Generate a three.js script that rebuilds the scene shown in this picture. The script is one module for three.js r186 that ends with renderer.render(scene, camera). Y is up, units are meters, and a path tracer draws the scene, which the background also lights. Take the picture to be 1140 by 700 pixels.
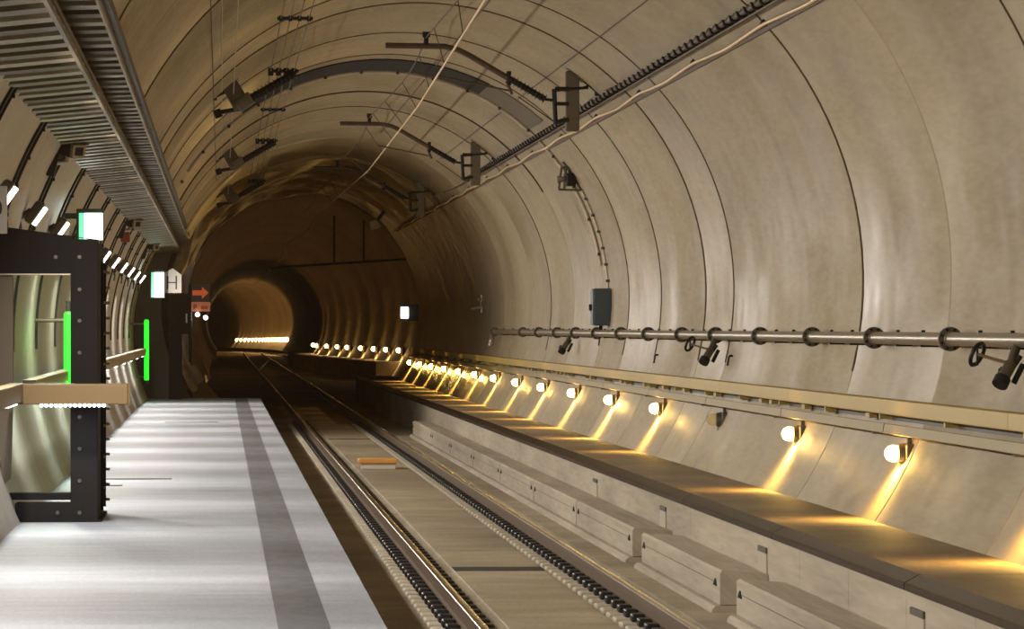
import * as THREE from 'three';
import { mergeGeometries } from 'three/addons/utils/BufferGeometryUtils.js';
import { RoundedBoxGeometry } from 'three/addons/geometries/RoundedBoxGeometry.js';
import { RectAreaLightUniformsLib } from 'three/addons/lights/RectAreaLightUniformsLib.js';

// ---------------------------------------------------------------- camera, exposure, light levels
const FOCAL = 5200, VPX = 246, VPY = 364, EYE = 1.58;          // long lens: focal length in pixels of a 1140 x 700 frame
const scene = new THREE.Scene();
scene.background = new THREE.Color(0x000000);
scene.fog = new THREE.FogExp2(0xffcfa0, 0.00014);
const camera = new THREE.PerspectiveCamera(2 * Math.atan(350 / FOCAL) * 180 / Math.PI, 1140 / 700, 0.5, 900);
camera.position.set(0, EYE, 0);
camera.rotation.order = 'YXZ';
camera.rotation.y = -Math.atan((570 - VPX) / FOCAL);
camera.rotation.x = Math.atan((VPY - 350) / FOCAL);
camera.updateMatrixWorld();
const renderer = new THREE.WebGLRenderer({ antialias: true });
renderer.toneMapping = THREE.LinearToneMapping;
renderer.toneMappingExposure = 1.05;
renderer.shadowMap.enabled = true;
RectAreaLightUniformsLib.init();
const WALL_LAMP_POWER = 990, LED_POWER = 24, YELLOW_POWER = 14;
const WALL_LAMP_Z = []; for (let k = -5; k <= 10; k++) WALL_LAMP_Z.push(35.6 + 6.05 * k);

// ---------------------------------------------------------------- helpers
let seed = 7;
const rnd = () => { seed = (seed * 1664525 + 1013904223) >>> 0; return seed / 4294967296; };
const taken = {};
function numbered(n) { const k = taken[n] = (taken[n] ?? -1) + 1; return k ? `${n}_${String(k).padStart(3, '0')}` : n; }
function shade(o) { o.castShadow = true; o.receiveShadow = true; return o; }
function part(name, geo, mat, parent) {
  const g = Array.isArray(geo) ? (geo.length > 1 ? mergeGeometries(geo.map(x => x.index ? x.toNonIndexed() : x)) : geo[0]) : geo;
  const m = shade(new THREE.Mesh(g, mat)); m.name = name; parent.add(m); return m;
}
function thing(name, label, category, group, kind) {
  const o = new THREE.Group(); o.name = numbered(name); scene.add(o);
  o.userData = { label, category };
  if (group) o.userData.group = group;
  if (kind) o.userData.kind = kind;
  return o;
}
function single(name, geo, mat, label, category, group, kind) {
  const o = part(numbered(name), geo, mat, scene);
  o.userData = { label, category };
  if (group) o.userData.group = group;
  if (kind) o.userData.kind = kind;
  return o;
}
// metres: x to the right of the camera, y above the platform, Z ahead of the camera
const V = (x, y, Z) => new THREE.Vector3(x, y, -Z);
const at = (px, py, Z) => {                                     // a point seen at px, py that lies Z metres ahead
  const d = new THREE.Vector3((px - 570) / FOCAL, (350 - py) / FOCAL, -1).applyQuaternion(camera.quaternion);
  const t = Z / -d.z; return new THREE.Vector3(d.x * t, EYE + d.y * t, -Z);
};
function box(x0, x1, y0, y1, Z0, Z1, r = 0) {
  const w = Math.abs(x1 - x0), h = Math.abs(y1 - y0), d = Math.abs(Z1 - Z0);
  const g = r ? new RoundedBoxGeometry(w, h, d, 1, Math.min(r, w / 2.1, h / 2.1, d / 2.1)) : new THREE.BoxGeometry(w, h, d);
  g.translate((x0 + x1) / 2, (y0 + y1) / 2, -(Z0 + Z1) / 2);
  return g;
}
function rod(a, b, r, n = 8, r2 = r) {
  const d = b.clone().sub(a), g = new THREE.CylinderGeometry(r2, r, d.length(), n);
  g.applyQuaternion(new THREE.Quaternion().setFromUnitVectors(new THREE.Vector3(0, 1, 0), d.normalize()));
  const m = a.clone().add(b).multiplyScalar(0.5); g.translate(m.x, m.y, m.z); return g;
}
function tube(pts, r, seg = 24, n = 6, tension = 0.4) { return new THREE.TubeGeometry(new THREE.CatmullRomCurve3(pts, false, 'catmullrom', tension), seg, r, n); }
function bent(pts, r, n = 6) { const out = []; for (let i = 1; i < pts.length; i++) { out.push(rod(pts[i - 1], pts[i], r, n)); if (i < pts.length - 1) { const s = new THREE.SphereGeometry(r, n, 4); s.translate(pts[i].x, pts[i].y, pts[i].z); out.push(s); } } return out; }
function obox(center, sx, sy, sz, rx = 0, ry = 0, rz = 0, r = 0) {
  const g = r ? new RoundedBoxGeometry(sx, sy, sz, 1, r) : new THREE.BoxGeometry(sx, sy, sz);
  g.applyMatrix4(new THREE.Matrix4().makeRotationFromEuler(new THREE.Euler(rx, ry, rz))); g.translate(center.x, center.y, center.z); return g;
}
// strip: a closed or open outline in x,y swept straight along Z
function sweep(outline, Z0, Z1, closed = true, steps = 1) {
  const pos = [], uv = [], idx = [], n = outline.length, m = closed ? n : n - 1;
  for (let i = 0; i < m; i++) {
    const a = outline[i], b = outline[(i + 1) % n], l = Math.hypot(b[0] - a[0], b[1] - a[1]);
    for (let s = 0; s < steps; s++) {
      const za = Z0 + (Z1 - Z0) * s / steps, zb = Z0 + (Z1 - Z0) * (s + 1) / steps, k = pos.length / 3;
      pos.push(a[0], a[1], -za, b[0], b[1], -za, b[0], b[1], -zb, a[0], a[1], -zb);
      uv.push(za, a[0] + a[1], za, a[0] + a[1] + l, zb, a[0] + a[1] + l, zb, a[0] + a[1]);
      idx.push(k, k + 1, k + 2, k, k + 2, k + 3);
    }
  }
  if (closed) {
    const tri = THREE.ShapeUtils.triangulateShape(outline.map(p => new THREE.Vector2(p[0], p[1])), []);
    for (const Z of [Z0, Z1]) { const k = pos.length / 3; for (const p of outline) { pos.push(p[0], p[1], -Z); uv.push(p[0], p[1]); } for (const t of tri) idx.push(k + t[0], k + t[1], k + t[2]); }
  }
  const g = new THREE.BufferGeometry();
  g.setAttribute('position', new THREE.Float32BufferAttribute(pos, 3)); g.setAttribute('uv', new THREE.Float32BufferAttribute(uv, 2)); g.setIndex(idx);
  const h = g.toNonIndexed(); h.computeVertexNormals(); return h;
}
// world-metre uv for boxes: z along u, the other axis along v
function metreUV(g, mode = 'zy') {
  const p = g.attributes.position, uv = new Float32Array(p.count * 2);
  for (let i = 0; i < p.count; i++) { uv[2 * i] = mode[0] === 'z' ? p.getZ(i) : p.getX(i); uv[2 * i + 1] = mode[1] === 'y' ? p.getY(i) + p.getX(i) : p.getX(i); }
  g.setAttribute('uv', new THREE.BufferAttribute(uv, 2)); return g;
}

// ---------------------------------------------------------------- textures
function noise2(w, h, fx, fy, s) {                              // tileable value noise
  const g = new Float32Array(fx * fy); let q = s * 7919 + 13;
  for (let i = 0; i < g.length; i++) { q = (q * 1664525 + 1013904223) >>> 0; g[i] = q / 4294967296; }
  const out = new Float32Array(w * h);
  for (let y = 0; y < h; y++) {
    const v = y / h * fy, j = Math.floor(v), b = v - j, tb = b * b * (3 - 2 * b), j0 = (j % fy) * fx, j1 = ((j + 1) % fy) * fx;
    for (let x = 0; x < w; x++) {
      const u = x / w * fx, i = Math.floor(u), a = u - i, ta = a * a * (3 - 2 * a), i0 = i % fx, i1 = (i + 1) % fx;
      const p = g[j0 + i0] + (g[j0 + i1] - g[j0 + i0]) * ta, r = g[j1 + i0] + (g[j1 + i1] - g[j1 + i0]) * ta;
      out[y * w + x] = p + (r - p) * tb - 0.5;
    }
  }
  return out;
}
function layers(w, h, list) {
  const out = new Float32Array(w * h);
  list.forEach(([fx, fy, amp], k) => { const n = noise2(w, h, fx, fy, k * 31 + fx * 3 + fy + 1); for (let i = 0; i < out.length; i++) out[i] += n[i] * amp; });
  return out;
}
function texOf(f, w, h, color, metres, srgb = true) {
  const d = new Uint8Array(w * h * 4);
  for (let i = 0; i < w * h; i++) { const c = color(f[i], i); for (let k = 0; k < 3; k++) d[4 * i + k] = Math.max(0, Math.min(255, c[k])); d[4 * i + 3] = 255; }
  const t = new THREE.DataTexture(d, w, h); t.wrapS = t.wrapT = THREE.RepeatWrapping; t.magFilter = THREE.LinearFilter; t.minFilter = THREE.LinearMipmapLinearFilter; t.generateMipmaps = true;
  if (srgb) t.colorSpace = THREE.SRGBColorSpace;
  t.repeat.set(1 / metres[0], 1 / metres[1]); t.needsUpdate = true; return t;
}
const tint = (r, g, b, k) => v => [r + v * k, g + v * k * 0.97, b + v * k * 0.9];
// lining: u runs along the tunnel, v along the arc; formwork marks run with the arc
const nl = layers(1024, 1024, [[16, 2, 0.4], [44, 3, 0.26], [7, 9, 0.32], [90, 12, 0.16], [160, 180, 0.2], [300, 500, 0.25], [24, 60, 0.16]]);
const liningTex = texOf(nl, 1024, 1024, tint(164, 149, 119, 40), [60, 11]);
const nr = layers(512, 512, [[7, 5, 0.7], [30, 12, 0.5], [120, 30, 0.3]]);
const liningRough = texOf(nr, 512, 512, v => { const q = 140 + v * 120; return [q, q, q]; }, [40, 9], false);
const liningBump = texOf(layers(512, 512, [[20, 10, 0.5], [60, 16, 0.5], [200, 60, 0.25]]), 512, 512, v => { const q = 128 + v * 110; return [q, q, q]; }, [40, 7], false);
const concTex = texOf(layers(1024, 1024, [[12, 12, 0.6], [50, 26, 0.5], [200, 200, 0.35], [400, 400, 0.2]]), 1024, 1024, tint(166, 156, 137, 46), [110, 7]);
const platTex = texOf(layers(1024, 1024, [[60, 4, 0.4], [200, 10, 0.4], [16, 8, 0.45], [400, 400, 0.3]]), 1024, 1024, tint(145, 150, 157, 38), [40, 5]);
const stripTex = texOf(layers(512, 512, [[80, 6, 0.4], [250, 60, 0.5], [12, 4, 0.5]]), 512, 512, tint(86, 88, 91, 34), [40, 3]);
const slabTex = texOf(layers(1024, 512, [[60, 3, 0.45], [200, 12, 0.35], [14, 5, 0.7], [500, 300, 0.25]]), 1024, 512, tint(146, 135, 112, 50), [60, 5]);
const benchTex = texOf(layers(1024, 512, [[50, 5, 0.5], [180, 20, 0.35], [14, 6, 0.8], [400, 300, 0.25]]), 1024, 512, tint(120, 105, 86, 56), [60, 4]);
const metalTex = texOf(layers(512, 512, [[10, 40, 0.5], [200, 60, 0.4], [40, 200, 0.4]]), 512, 512, tint(158, 144, 116, 44), [6, 3]);
const panelTex = texOf(layers(512, 512, [[14, 3, 0.5], [60, 10, 0.4], [200, 200, 0.3]]), 512, 512, tint(178, 172, 160, 34), [30, 5]);

// ---------------------------------------------------------------- materials
const std = (o) => new THREE.MeshStandardMaterial({ side: THREE.DoubleSide, ...o });
const M = {
  lining: std({ map: liningTex, roughnessMap: liningRough, roughness: 1, bumpMap: liningBump, bumpScale: 0.02 }),
  joint: std({ color: 0x2e271f, roughness: 0.95 }),
  seal: std({ color: 0x66573f, roughness: 0.9 }),
  dark: std({ map: liningTex, roughness: 0.28, bumpMap: liningBump, bumpScale: 0.05 }),
  band: std({ color: 0x15110e, roughness: 1 }),
  soffit2: std({ map: metalTex, color: 0xc4bcae, roughness: 0.45, metalness: 0.35 }),
  soffit3: std({ map: metalTex, color: 0xa59c8c, roughness: 0.5, metalness: 0.35 }),
  far: std({ map: liningTex, roughness: 0.7 }),
  conc: std({ map: concTex, roughness: 0.85 }),
  plat: std({ map: platTex, roughness: 0.6 }),
  strip: std({ map: stripTex, roughness: 0.6 }),
  slab: std({ map: slabTex, roughness: 0.65 }),
  bench: std({ map: benchTex, roughness: 0.62 }),
  nosing: std({ color: 0x33281d, roughness: 0.27, metalness: 0.2 }),
  panel: std({ map: panelTex, roughness: 0.5 }),
  soffit: std({ map: metalTex, roughness: 0.42, metalness: 0.35 }),
  steel: std({ color: 0x8c8272, roughness: 0.4, metalness: 0.7 }),
  galv: std({ color: 0xa59b88, roughness: 0.35, metalness: 0.75 }),
  post: std({ color: 0x6d6353, roughness: 0.6, metalness: 0.4 }),
  black: std({ color: 0x0e0d0d, roughness: 0.45 }),
  frame: std({ color: 0x0b0a0a, roughness: 0.85 }),
  rubber: std({ color: 0x1c1916, roughness: 0.7 }),
  railside: std({ color: 0x6b5a48, roughness: 0.5, metalness: 0.45 }),
  railtop: std({ color: 0xe0d4bc, roughness: 0.2, metalness: 1 }),
  copper: std({ color: 0xe6c9a0, roughness: 0.4, metalness: 0.45 }),
  wire: std({ color: 0x5a4a3a, roughness: 0.6, metalness: 0.4 }),
  palewire: std({ color: 0xc3b8a2, roughness: 0.5, metalness: 0.3 }),
  beige: std({ color: 0x7d6844, roughness: 0.5 }),
  yellow: std({ color: 0xb59c55, roughness: 0.45 }),
  tray: std({ color: 0x8a7748, roughness: 0.55, metalness: 0.2 }),
  housing: std({ color: 0x5d564b, roughness: 0.5, metalness: 0.3 }),
  blue: std({ color: 0x46535c, roughness: 0.5, metalness: 0.2 }),
  white: std({ color: 0xd9d6cc, roughness: 0.5 }),
  redsign: std({ color: 0x9a3a2c, roughness: 0.6 }),
  balise: std({ color: 0xe0a050, roughness: 0.5 }),
  grey: std({ color: 0x55534f, roughness: 0.8 }),
  darkgreen: std({ color: 0x27392f, roughness: 0.5 }),
  block: std({ color: 0xb3a994, roughness: 0.7 }),
  camgrey: std({ color: 0x39332b, roughness: 0.5 }),
  hole: std({ color: 0x080706, roughness: 1 }),
  glass: new THREE.MeshPhysicalMaterial({ color: 0xf2fbf4, transmission: 1, thickness: 0, roughness: 0.02, ior: 1.5, side: THREE.DoubleSide }),
  dome: new THREE.MeshPhysicalMaterial({ color: 0xfff4dc, transmission: 1, thickness: 0, roughness: 0.1, ior: 1.45, side: THREE.DoubleSide }),
  glowYellow: std({ color: 0xfff0c0, emissive: 0xffcb66, emissiveIntensity: 70, roughness: 0.5 }),
  glowDistant: std({ color: 0xfff0c0, emissive: 0xffc878, emissiveIntensity: 26, roughness: 0.5 }),
  glowWhite: std({ color: 0xffffff, emissive: 0xfff6ea, emissiveIntensity: 6, roughness: 0.5 }),
  glowSign: std({ color: 0xffffff, emissive: 0xf4fff8, emissiveIntensity: 2.2, roughness: 0.5 }),
  glowMint: std({ color: 0x9fe8c8, emissive: 0x6fe8b4, emissiveIntensity: 1.0, roughness: 0.5 }),
  glowGreen: std({ color: 0x30e030, emissive: 0x1aff2a, emissiveIntensity: 1.3, roughness: 0.4 }),
  led: std({ color: 0xffffff, emissive: 0xf4f8ff, emissiveIntensity: 6, roughness: 0.4 }),
};

// ---------------------------------------------------------------- tunnel shell
const CX = 2.4, CY = 2.01, R = 3.53;                            // centre and radius of the round lining
const polar = (a, r = R, cx = CX, cy = CY) => [cx + r * Math.cos(a), cy + r * Math.sin(a)];
const A_BENCH = Math.asin((0 - CY) / R), A_CANOPY = Math.PI - Math.asin((3.585 - CY) / R);
// one ring of lining: inner face, recessed at both joints, from angle a0 to a1
function ringGeo(Z0, Z1, a0, a1, { r = R, cx = CX, cy = CY, r1 = r, cx1 = cx, cy1 = cy, n = 56, joint = 0.02, mz = 1, bumpy = 0, phase = 0, curve = null } = {}) {
  const L = Z1 - Z0, prof = [];
  prof.push([Z0 + joint * 0.5, 0.09], [Z0 + joint * 0.5, 0.012], [Z0 + joint * 1.2, 0]);
  for (let k = 1; k < mz; k++) prof.push([Z0 + L * k / mz, 0]);
  prof.push([Z1 - joint * 1.2, 0], [Z1 - joint * 0.5, 0.012], [Z1 - joint * 0.5, 0.09]);
  const pos = [], uv = [], idx = [];
  prof.forEach(([Z, o]) => {
    const t = (Z - Z0) / L, rr = r + (r1 - r) * t + o, x0 = cx + (cx1 - cx) * t, y0 = cy + (cy1 - cy) * t;
    for (let i = 0; i <= n; i++) {
      const a = a0 + (a1 - a0) * i / n;
      let q = rr;
      if (bumpy && o === 0) q += bumpy * (a < 0.7 ? 0.06 : Math.min(1, 0.06 + (a - 0.7) * 1.1)) * (rough2(Z / 4.5, a * 2.2) + rough2(Z / 2 + 40, a * 6 + 9) * 0.45 + Math.sin(Z * 0.8 + a * 0.6) * 0.25);
      const [x, y] = polar(a, q, x0, y0);
      pos.push(x + (curve ? curve(Z) : 0), y, -Z); uv.push(Z + phase * 3.7, a * R + phase * 1.9);
    }
  });
  for (let j = 0; j < prof.length - 1; j++) for (let i = 0; i < n; i++) { const k = j * (n + 1) + i; idx.push(k, k + 1, k + n + 1, k + 1, k + n + 2, k + n + 1); }
  const g = new THREE.BufferGeometry();
  g.setAttribute('position', new THREE.Float32BufferAttribute(pos, 3)); g.setAttribute('uv', new THREE.Float32BufferAttribute(uv, 2)); g.setIndex(idx);
  if (bumpy || curve) { g.computeVertexNormals(); return g; }
  // radial normals on the face, creased at the joints
  const h = g.toNonIndexed(); h.computeVertexNormals();
  const p = h.attributes.position, nn = h.attributes.normal;
  for (let i = 0; i < p.count; i++) {
    const dx = p.getX(i) - cx, dy = p.getY(i) - cy, l = Math.hypot(dx, dy);
    if (Math.abs(l - r) < 0.004 && r === r1 && Math.abs(nn.getZ(i)) < 0.2) nn.setXYZ(i, -dx / l, -dy / l, 0);
  }
  return h;
}
function rough2(u, v) {                                         // smooth value noise for the uneven lining
  const h = (i, j) => { const q = Math.sin(i * 127.1 + j * 311.7) * 43758.5453; return (q - Math.floor(q)) * 2 - 1; };
  const i = Math.floor(u), j = Math.floor(v), a = u - i, b = v - j, s = a * a * (3 - 2 * a), t = b * b * (3 - 2 * b);
  return (h(i, j) * (1 - s) + h(i + 1, j) * s) * (1 - t) + (h(i, j + 1) * (1 - s) + h(i + 1, j + 1) * s) * t;
}
const vault = thing('wall_right', 'pale concrete tunnel lining curving from the walkway up over the track', 'tunnel wall', null, 'structure');
const SEAMS = [-6, 5, 16, 21.5, 26.8, 32.2, 37.7, 42.9, 53.8, 56.9, 62.7, 67.7, 72.2, 78.3, 83.7, 89, 93.6, 97.5];
for (let i = 0; i < SEAMS.length - 1; i++) part('lining_ring', ringGeo(SEAMS[i], SEAMS[i + 1], A_BENCH - 0.02, A_CANOPY, { phase: (i * 37 % 11), joint: 0.03 }), M.lining, vault);
for (const [Z, q] of [[32.2, 0.008], [42.9, 0.011], [53.8, 0.009], [56.9, 0.014], [62.7, 0.009], [67.7, 0.01], [83.7, 0.012]]) part('joint_seal', tube(Array.from({ length: 44 }, (_, i) => { const p = polar(-0.24 + (A_CANOPY + 0.24) * i / 43, R - 0.004); return V(p[0], p[1], Z); }), q, 90, 6), M.seal, vault);
part('joint_backing', sweep(Array.from({ length: 57 }, (_, i) => polar(A_BENCH - 0.02 + (A_CANOPY - A_BENCH + 0.02) * i / 56, R + 0.06)), -6, 97.5, false), M.joint, vault);
// dark uneven lining past the station
const dark = thing('wall_far', 'dark brown uneven tunnel lining beyond the lit platform', 'tunnel wall', null, 'structure');
const DS = [97.5, 101, 107.5];
for (let i = 0; i < 2; i++) part('lining_ring', ringGeo(DS[i], DS[i + 1], A_BENCH - 0.02, A_CANOPY, { mz: 10, bumpy: 0.05, phase: 2 }), M.dark, dark);
for (const [a, b] of [[107.5, 114], [114, 121], [121, 129], [129, 140]]) part('lining_ring', ringGeo(a, b, A_BENCH - 0.25, Math.PI * 1.18, { n: 120, mz: 20, bumpy: 0.18, phase: 2 }), M.dark, dark);
// wide junction cavern, then the bore narrows again
const cav = { r: 5.15, cx: 3.6, cy: 2.4 };
const annulus = (Z, c0, r0, c1, r1) => {                        // flat ring wall between two bores
  const pos = [], uv = [], idx = [], n = 72;
  for (let i = 0; i <= n; i++) { const a = i / n * Math.PI * 2, p = polar(a, r0, c0[0], c0[1]), q = polar(a, r1, c1[0], c1[1]); pos.push(p[0], p[1], -Z, q[0], q[1], -Z); uv.push(p[0], p[1], q[0], q[1]); }
  for (let i = 0; i < n; i++) idx.push(2 * i, 2 * i + 1, 2 * i + 2, 2 * i + 1, 2 * i + 3, 2 * i + 2);
  const g = new THREE.BufferGeometry(); g.setAttribute('position', new THREE.Float32BufferAttribute(pos, 3)); g.setAttribute('uv', new THREE.Float32BufferAttribute(uv, 2)); g.setIndex(idx); g.computeVertexNormals(); return g;
};
part('ring_wall', annulus(140, [CX, CY], R, [cav.cx, cav.cy], cav.r + 0.3), M.dark, dark);
for (const [a, b] of [[140, 155], [155, 170], [170, 185], [185, 200]]) part('lining_ring', ringGeo(a, b, -0.7, Math.PI * 1.2, { ...cav, mz: 26, n: 110, bumpy: 0.2, phase: 4 }), M.dark, dark);
for (let k = 0; k < 8; k++) {
  const t0 = k / 8, t1 = (k + 1) / 8, mix = (p, q, t) => p + (q - p) * t, s = t => t;
  part('lining_ring', ringGeo(200 + 60 * t0, 200 + 60 * t1, -0.75, Math.PI * 1.2, {
    r: mix(cav.r, R, s(t0)), cx: mix(cav.cx, CX, s(t0)), cy: mix(cav.cy, CY, s(t0)), r1: mix(cav.r, R, s(t1)), cx1: mix(cav.cx, CX, s(t1)), cy1: mix(cav.cy, CY, s(t1)), n: 64, joint: 0.12 }), M.far, dark);
}
for (const [a, b] of [[260, 282], [282, 305], [305, 335], [335, 365], [365, 390]]) part('lining_ring', ringGeo(a, b, -0.75, Math.PI * 1.22, { n: 56, joint: 0.15 }), M.far, dark);
const bend = Z => Z > 385 ? -((Z - 385) ** 2) / 1100 : 0;
for (let Z = 390; Z < 520; Z += 10) part('lining_ring', ringGeo(Z, Z + 10, -0.75, Math.PI * 1.22, { n: 48, joint: 0.1, mz: 3, curve: bend }), M.far, dark);

// ---------------------------------------------------------------- platform, left wall, canopy
const PE = 104;                                                 // the platform ends here
const plat = thing('floor', 'pale concrete platform floor with a darker guide strip', 'platform', null, 'structure');
const platLeft = -1.72, platEdge = 0.87;
for (let Z = -6, k = 0; Z < PE; Z += 11, k++) {
  const Z1 = Math.min(Z + 10.99, PE);
  part('platform_slab', metreUV(box(platLeft - 0.6, 0.3, -0.3, 0, Z, Z1), 'zx'), M.plat, plat);
  part('platform_slab', metreUV(box(0.575, platEdge, -0.2, 0, Z, Z1), 'zx'), M.plat, plat);
  part('guide_strip', metreUV(box(0.3, 0.575, -0.2, 0.001, Z, Z1), 'zx'), M.strip, plat);
}
part('platform_support', box(platLeft - 0.6, 0.45, -0.95, -0.2, -6, PE), M.conc, plat);
// drain gratings let into the platform
function grating(x0, x1, Z, label) {
  const t = thing('drain_grating', label, 'grating', 'platform drain gratings');
  part('grating_frame', box(x0, x1, 0.001, 0.004, Z, Z + 0.28), M.rubber, t);
  const n = Math.round((x1 - x0) / 0.045), bars = [];
  for (let i = 0; i < n; i++) bars.push(box(x0 + (i + 0.3) * (x1 - x0) / n, x0 + (i + 0.6) * (x1 - x0) / n, 0.004, 0.008, Z + 0.02, Z + 0.26));
  part('grating_bars', bars, M.housing, t);
}
grating(-1.2, -0.51, 48.6, 'long dark drain grating in the platform right behind the black frame');
grating(-1.2, -0.98, 46.6, 'short drain grating at the foot of the black frame');
grating(-0.92, -0.04, 77.5, 'drain grating further along the platform, halfway to its end');
grating(-0.4, 0.3, 101.5, 'farthest drain grating close to the platform end wall');

const LX = 1.595, LY = 1.456;                                   // centre of the left wall's arc, radius as the vault
const aL = y => Math.PI - Math.asin((y - LY) / R);
const leftX = y => LX - Math.sqrt(R * R - (y - LY) ** 2);
const wl = thing('wall_left', 'curved pale panels lining the wall behind the platform', 'wall', null, 'structure');
for (let Z = -6, k = 0; Z < PE; Z += 5.5, k++) part('wall_panel', ringGeo(Z, Math.min(Z + 5.5, PE), aL(3.4), aL(-0.3), { cx: LX, cy: LY, n: 26, joint: 0.06, phase: k * 5 % 7 }), M.panel, wl);
part('joint_backing', sweep(Array.from({ length: 27 }, (_, i) => polar(aL(3.4) + (aL(-0.3) - aL(3.4)) * i / 26, R + 0.07, LX, LY)), -6, PE, false), M.joint, wl);
// rubber joint covers standing on the panels' joints
for (let Z = 27, k = 0; Z < PE; Z += 5.5, k++) part('joint_cover', sweep([...Array.from({ length: 14 }, (_, i) => polar(aL(1.35 + i * 0.148), R - 0.02, LX, LY)), ...Array.from({ length: 14 }, (_, i) => polar(aL(3.274 - i * 0.148), R + 0.01, LX, LY))], Z - 0.09, Z + 0.09), M.rubber, wl);
// canopy: folded metal panels across the soffit, a second row up the fascia
const can = thing('ceiling', 'folded metal canopy panels over the platform with a raised outer fascia', 'canopy', null, 'structure');
const SOF = 3.29;
const UP = 3.52;                                                // upper, outer soffit
const sm = [M.soffit, M.soffit2, M.soffit3, M.soffit2, M.soffit];
for (let Z = 18, k = 0; Z < 107; Z += 0.78, k++) {
  const low = (x, d) => SOF - 0.06 + (x + 1.5) * 0.1 + d;
  part('soffit_rib', sweep([[-1.56, low(-1.56, 0.07)], [-1.5, low(-1.5, 0)], [-0.93, low(-0.93, 0)], [-0.92, low(-0.92, 0.07)]], Z + 0.05, Z + 0.43), sm[(k * 7) % 5], can);
  part('upper_rib', sweep([[-1.4, UP + 0.05], [-1.4, UP - 0.015], [-0.745, UP + 0.005], [-0.735, UP + 0.05]], Z + 0.2, Z + 0.56), sm[(k * 3) % 5], can);
}
part('soffit_sheet', sweep([[-1.6, SOF + 0.0], [-0.91, SOF + 0.065], [-0.91, SOF + 0.1], [-1.6, SOF + 0.05]], -6, 107.2), M.soffit3, can);
part('upper_sheet', box(-1.45, -0.735, UP + 0.045, UP + 0.08, -6, 105.5), M.soffit3, can);
part('edge_beam', sweep([[-0.925, SOF - 0.02], [-0.9, SOF - 0.02], [-0.9, SOF + 0.015], [-0.925, SOF + 0.015]], -6, 107.2), M.soffit2, can);
part('edge_trim', sweep([[-0.745, UP - 0.006], [-0.728, UP - 0.006], [-0.728, UP + 0.03], [-0.745, UP + 0.03]], -6, 105.5), M.soffit, can);
part('canopy_roof', sweep([[-1.7, 3.40], [-1.7, 3.9], [-0.7, 3.9], [-0.7, 3.62], [-1.42, 3.6], [-1.42, 3.40]], -6, 107.2), M.housing, can);
// end wall of the platform bay: what lies between the bay's wall and the round bore
const endOutline = [];
for (let i = 0; i <= 14; i++) endOutline.push(polar(aL(-0.9 + i * 4.5 / 14), R + 0.02, LX, LY));
for (let i = 0; i <= 16; i++) { const a = Math.PI - Math.asin((3.5 - CY) / R) + i / 16 * (Math.asin((3.5 - CY) / R) + Math.asin((CY + 0.9) / R)); endOutline.push([Math.max(polar(a, R + 0.2)[0], leftX(Math.min(3.5, polar(a)[1])) + 0.02), polar(a, R)[1]]); }
single('wall_end', sweep(endOutline, PE, PE + 0.4), M.grey, 'dark grey end wall closing off the platform bay', 'wall', null, 'structure');
single('wall_back', box(-3, 6.6, -1.2, 6, -6.4, -6), M.conc, 'plain concrete wall behind the camera', 'wall', null, 'structure');

// ---------------------------------------------------------------- track bed, walkway on the right
const RAILY = -0.55, SLABY = -0.745, RX = [1.865, 3.365];
const bed = thing('track_bed', 'concrete slab track between the platform and the walkway', 'track bed', null, 'structure');
for (let Z = -6; Z < 111; Z += 9) part('slab_section', metreUV(box(0.3, 4.5, SLABY - 0.25, SLABY, Z, Math.min(Z + 8.97, 111)), 'zx'), M.slab, bed);
for (let Z = -6; Z < 111; Z += 9) part('slab_rib', metreUV(box(2.19, 3.06, SLABY - 0.1, SLABY + 0.03, Z, Math.min(Z + 8.93, 111), 0.012), 'zx'), M.slab, bed);
part('far_floor', sweep([[-1.5, -0.8], [8.2, -0.8], [8.2, -1.1], [-1.5, -1.1]], 111, 392), M.slab, bed);
{ // floor of the far bend
  const pos = [], idx = []; for (let k = 0; k <= 14; k++) { const Z = 390 + k * 10; pos.push(-2 + bend(Z), -0.8, -Z, 8 + bend(Z), -0.8, -Z); }
  for (let k = 0; k < 14; k++) idx.push(2 * k, 2 * k + 1, 2 * k + 2, 2 * k + 1, 2 * k + 3, 2 * k + 2);
  const g = new THREE.BufferGeometry(); g.setAttribute('position', new THREE.Float32BufferAttribute(pos, 3)); g.setIndex(idx); g.computeVertexNormals();
  part('far_floor', g, M.slab, bed);
}
// sleeper blocks and rail clips, about five pixels apart
{
  const blocks = [], clips = [];
  for (let Z = 20; Z < 111; Z += 0.6) for (const x of RX) {
    blocks.push(box(x - 0.27, x + 0.24, SLABY - 0.05, SLABY + 0.035, Z - 0.15, Z + 0.15, 0.02));
    for (const s of [-1, 1]) { clips.push(box(x + s * 0.13 - 0.055, x + s * 0.13 + 0.055, SLABY + 0.03, SLABY + 0.1, Z - 0.1, Z + 0.1, 0.02)); }
  }
  part('sleeper_blocks', blocks, M.block, bed).userData.kind = 'stuff';
  part('rail_clips', clips, M.black, bed).userData.kind = 'stuff';
}
part('transverse_joint', box(2.2, 3.05, SLABY + 0.028, SLABY + 0.034, 43.9, 44.6), M.rubber, bed);
part('transverse_joint', box(2.2, 3.05, SLABY + 0.028, SLABY + 0.034, 95.5, 96), M.rubber, bed);
part('floor_edge_strip', metreUV(box(3.68, 4.5, SLABY - 0.1, SLABY + 0.045, -6, 98), 'zx'), M.slab, bed);
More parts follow.
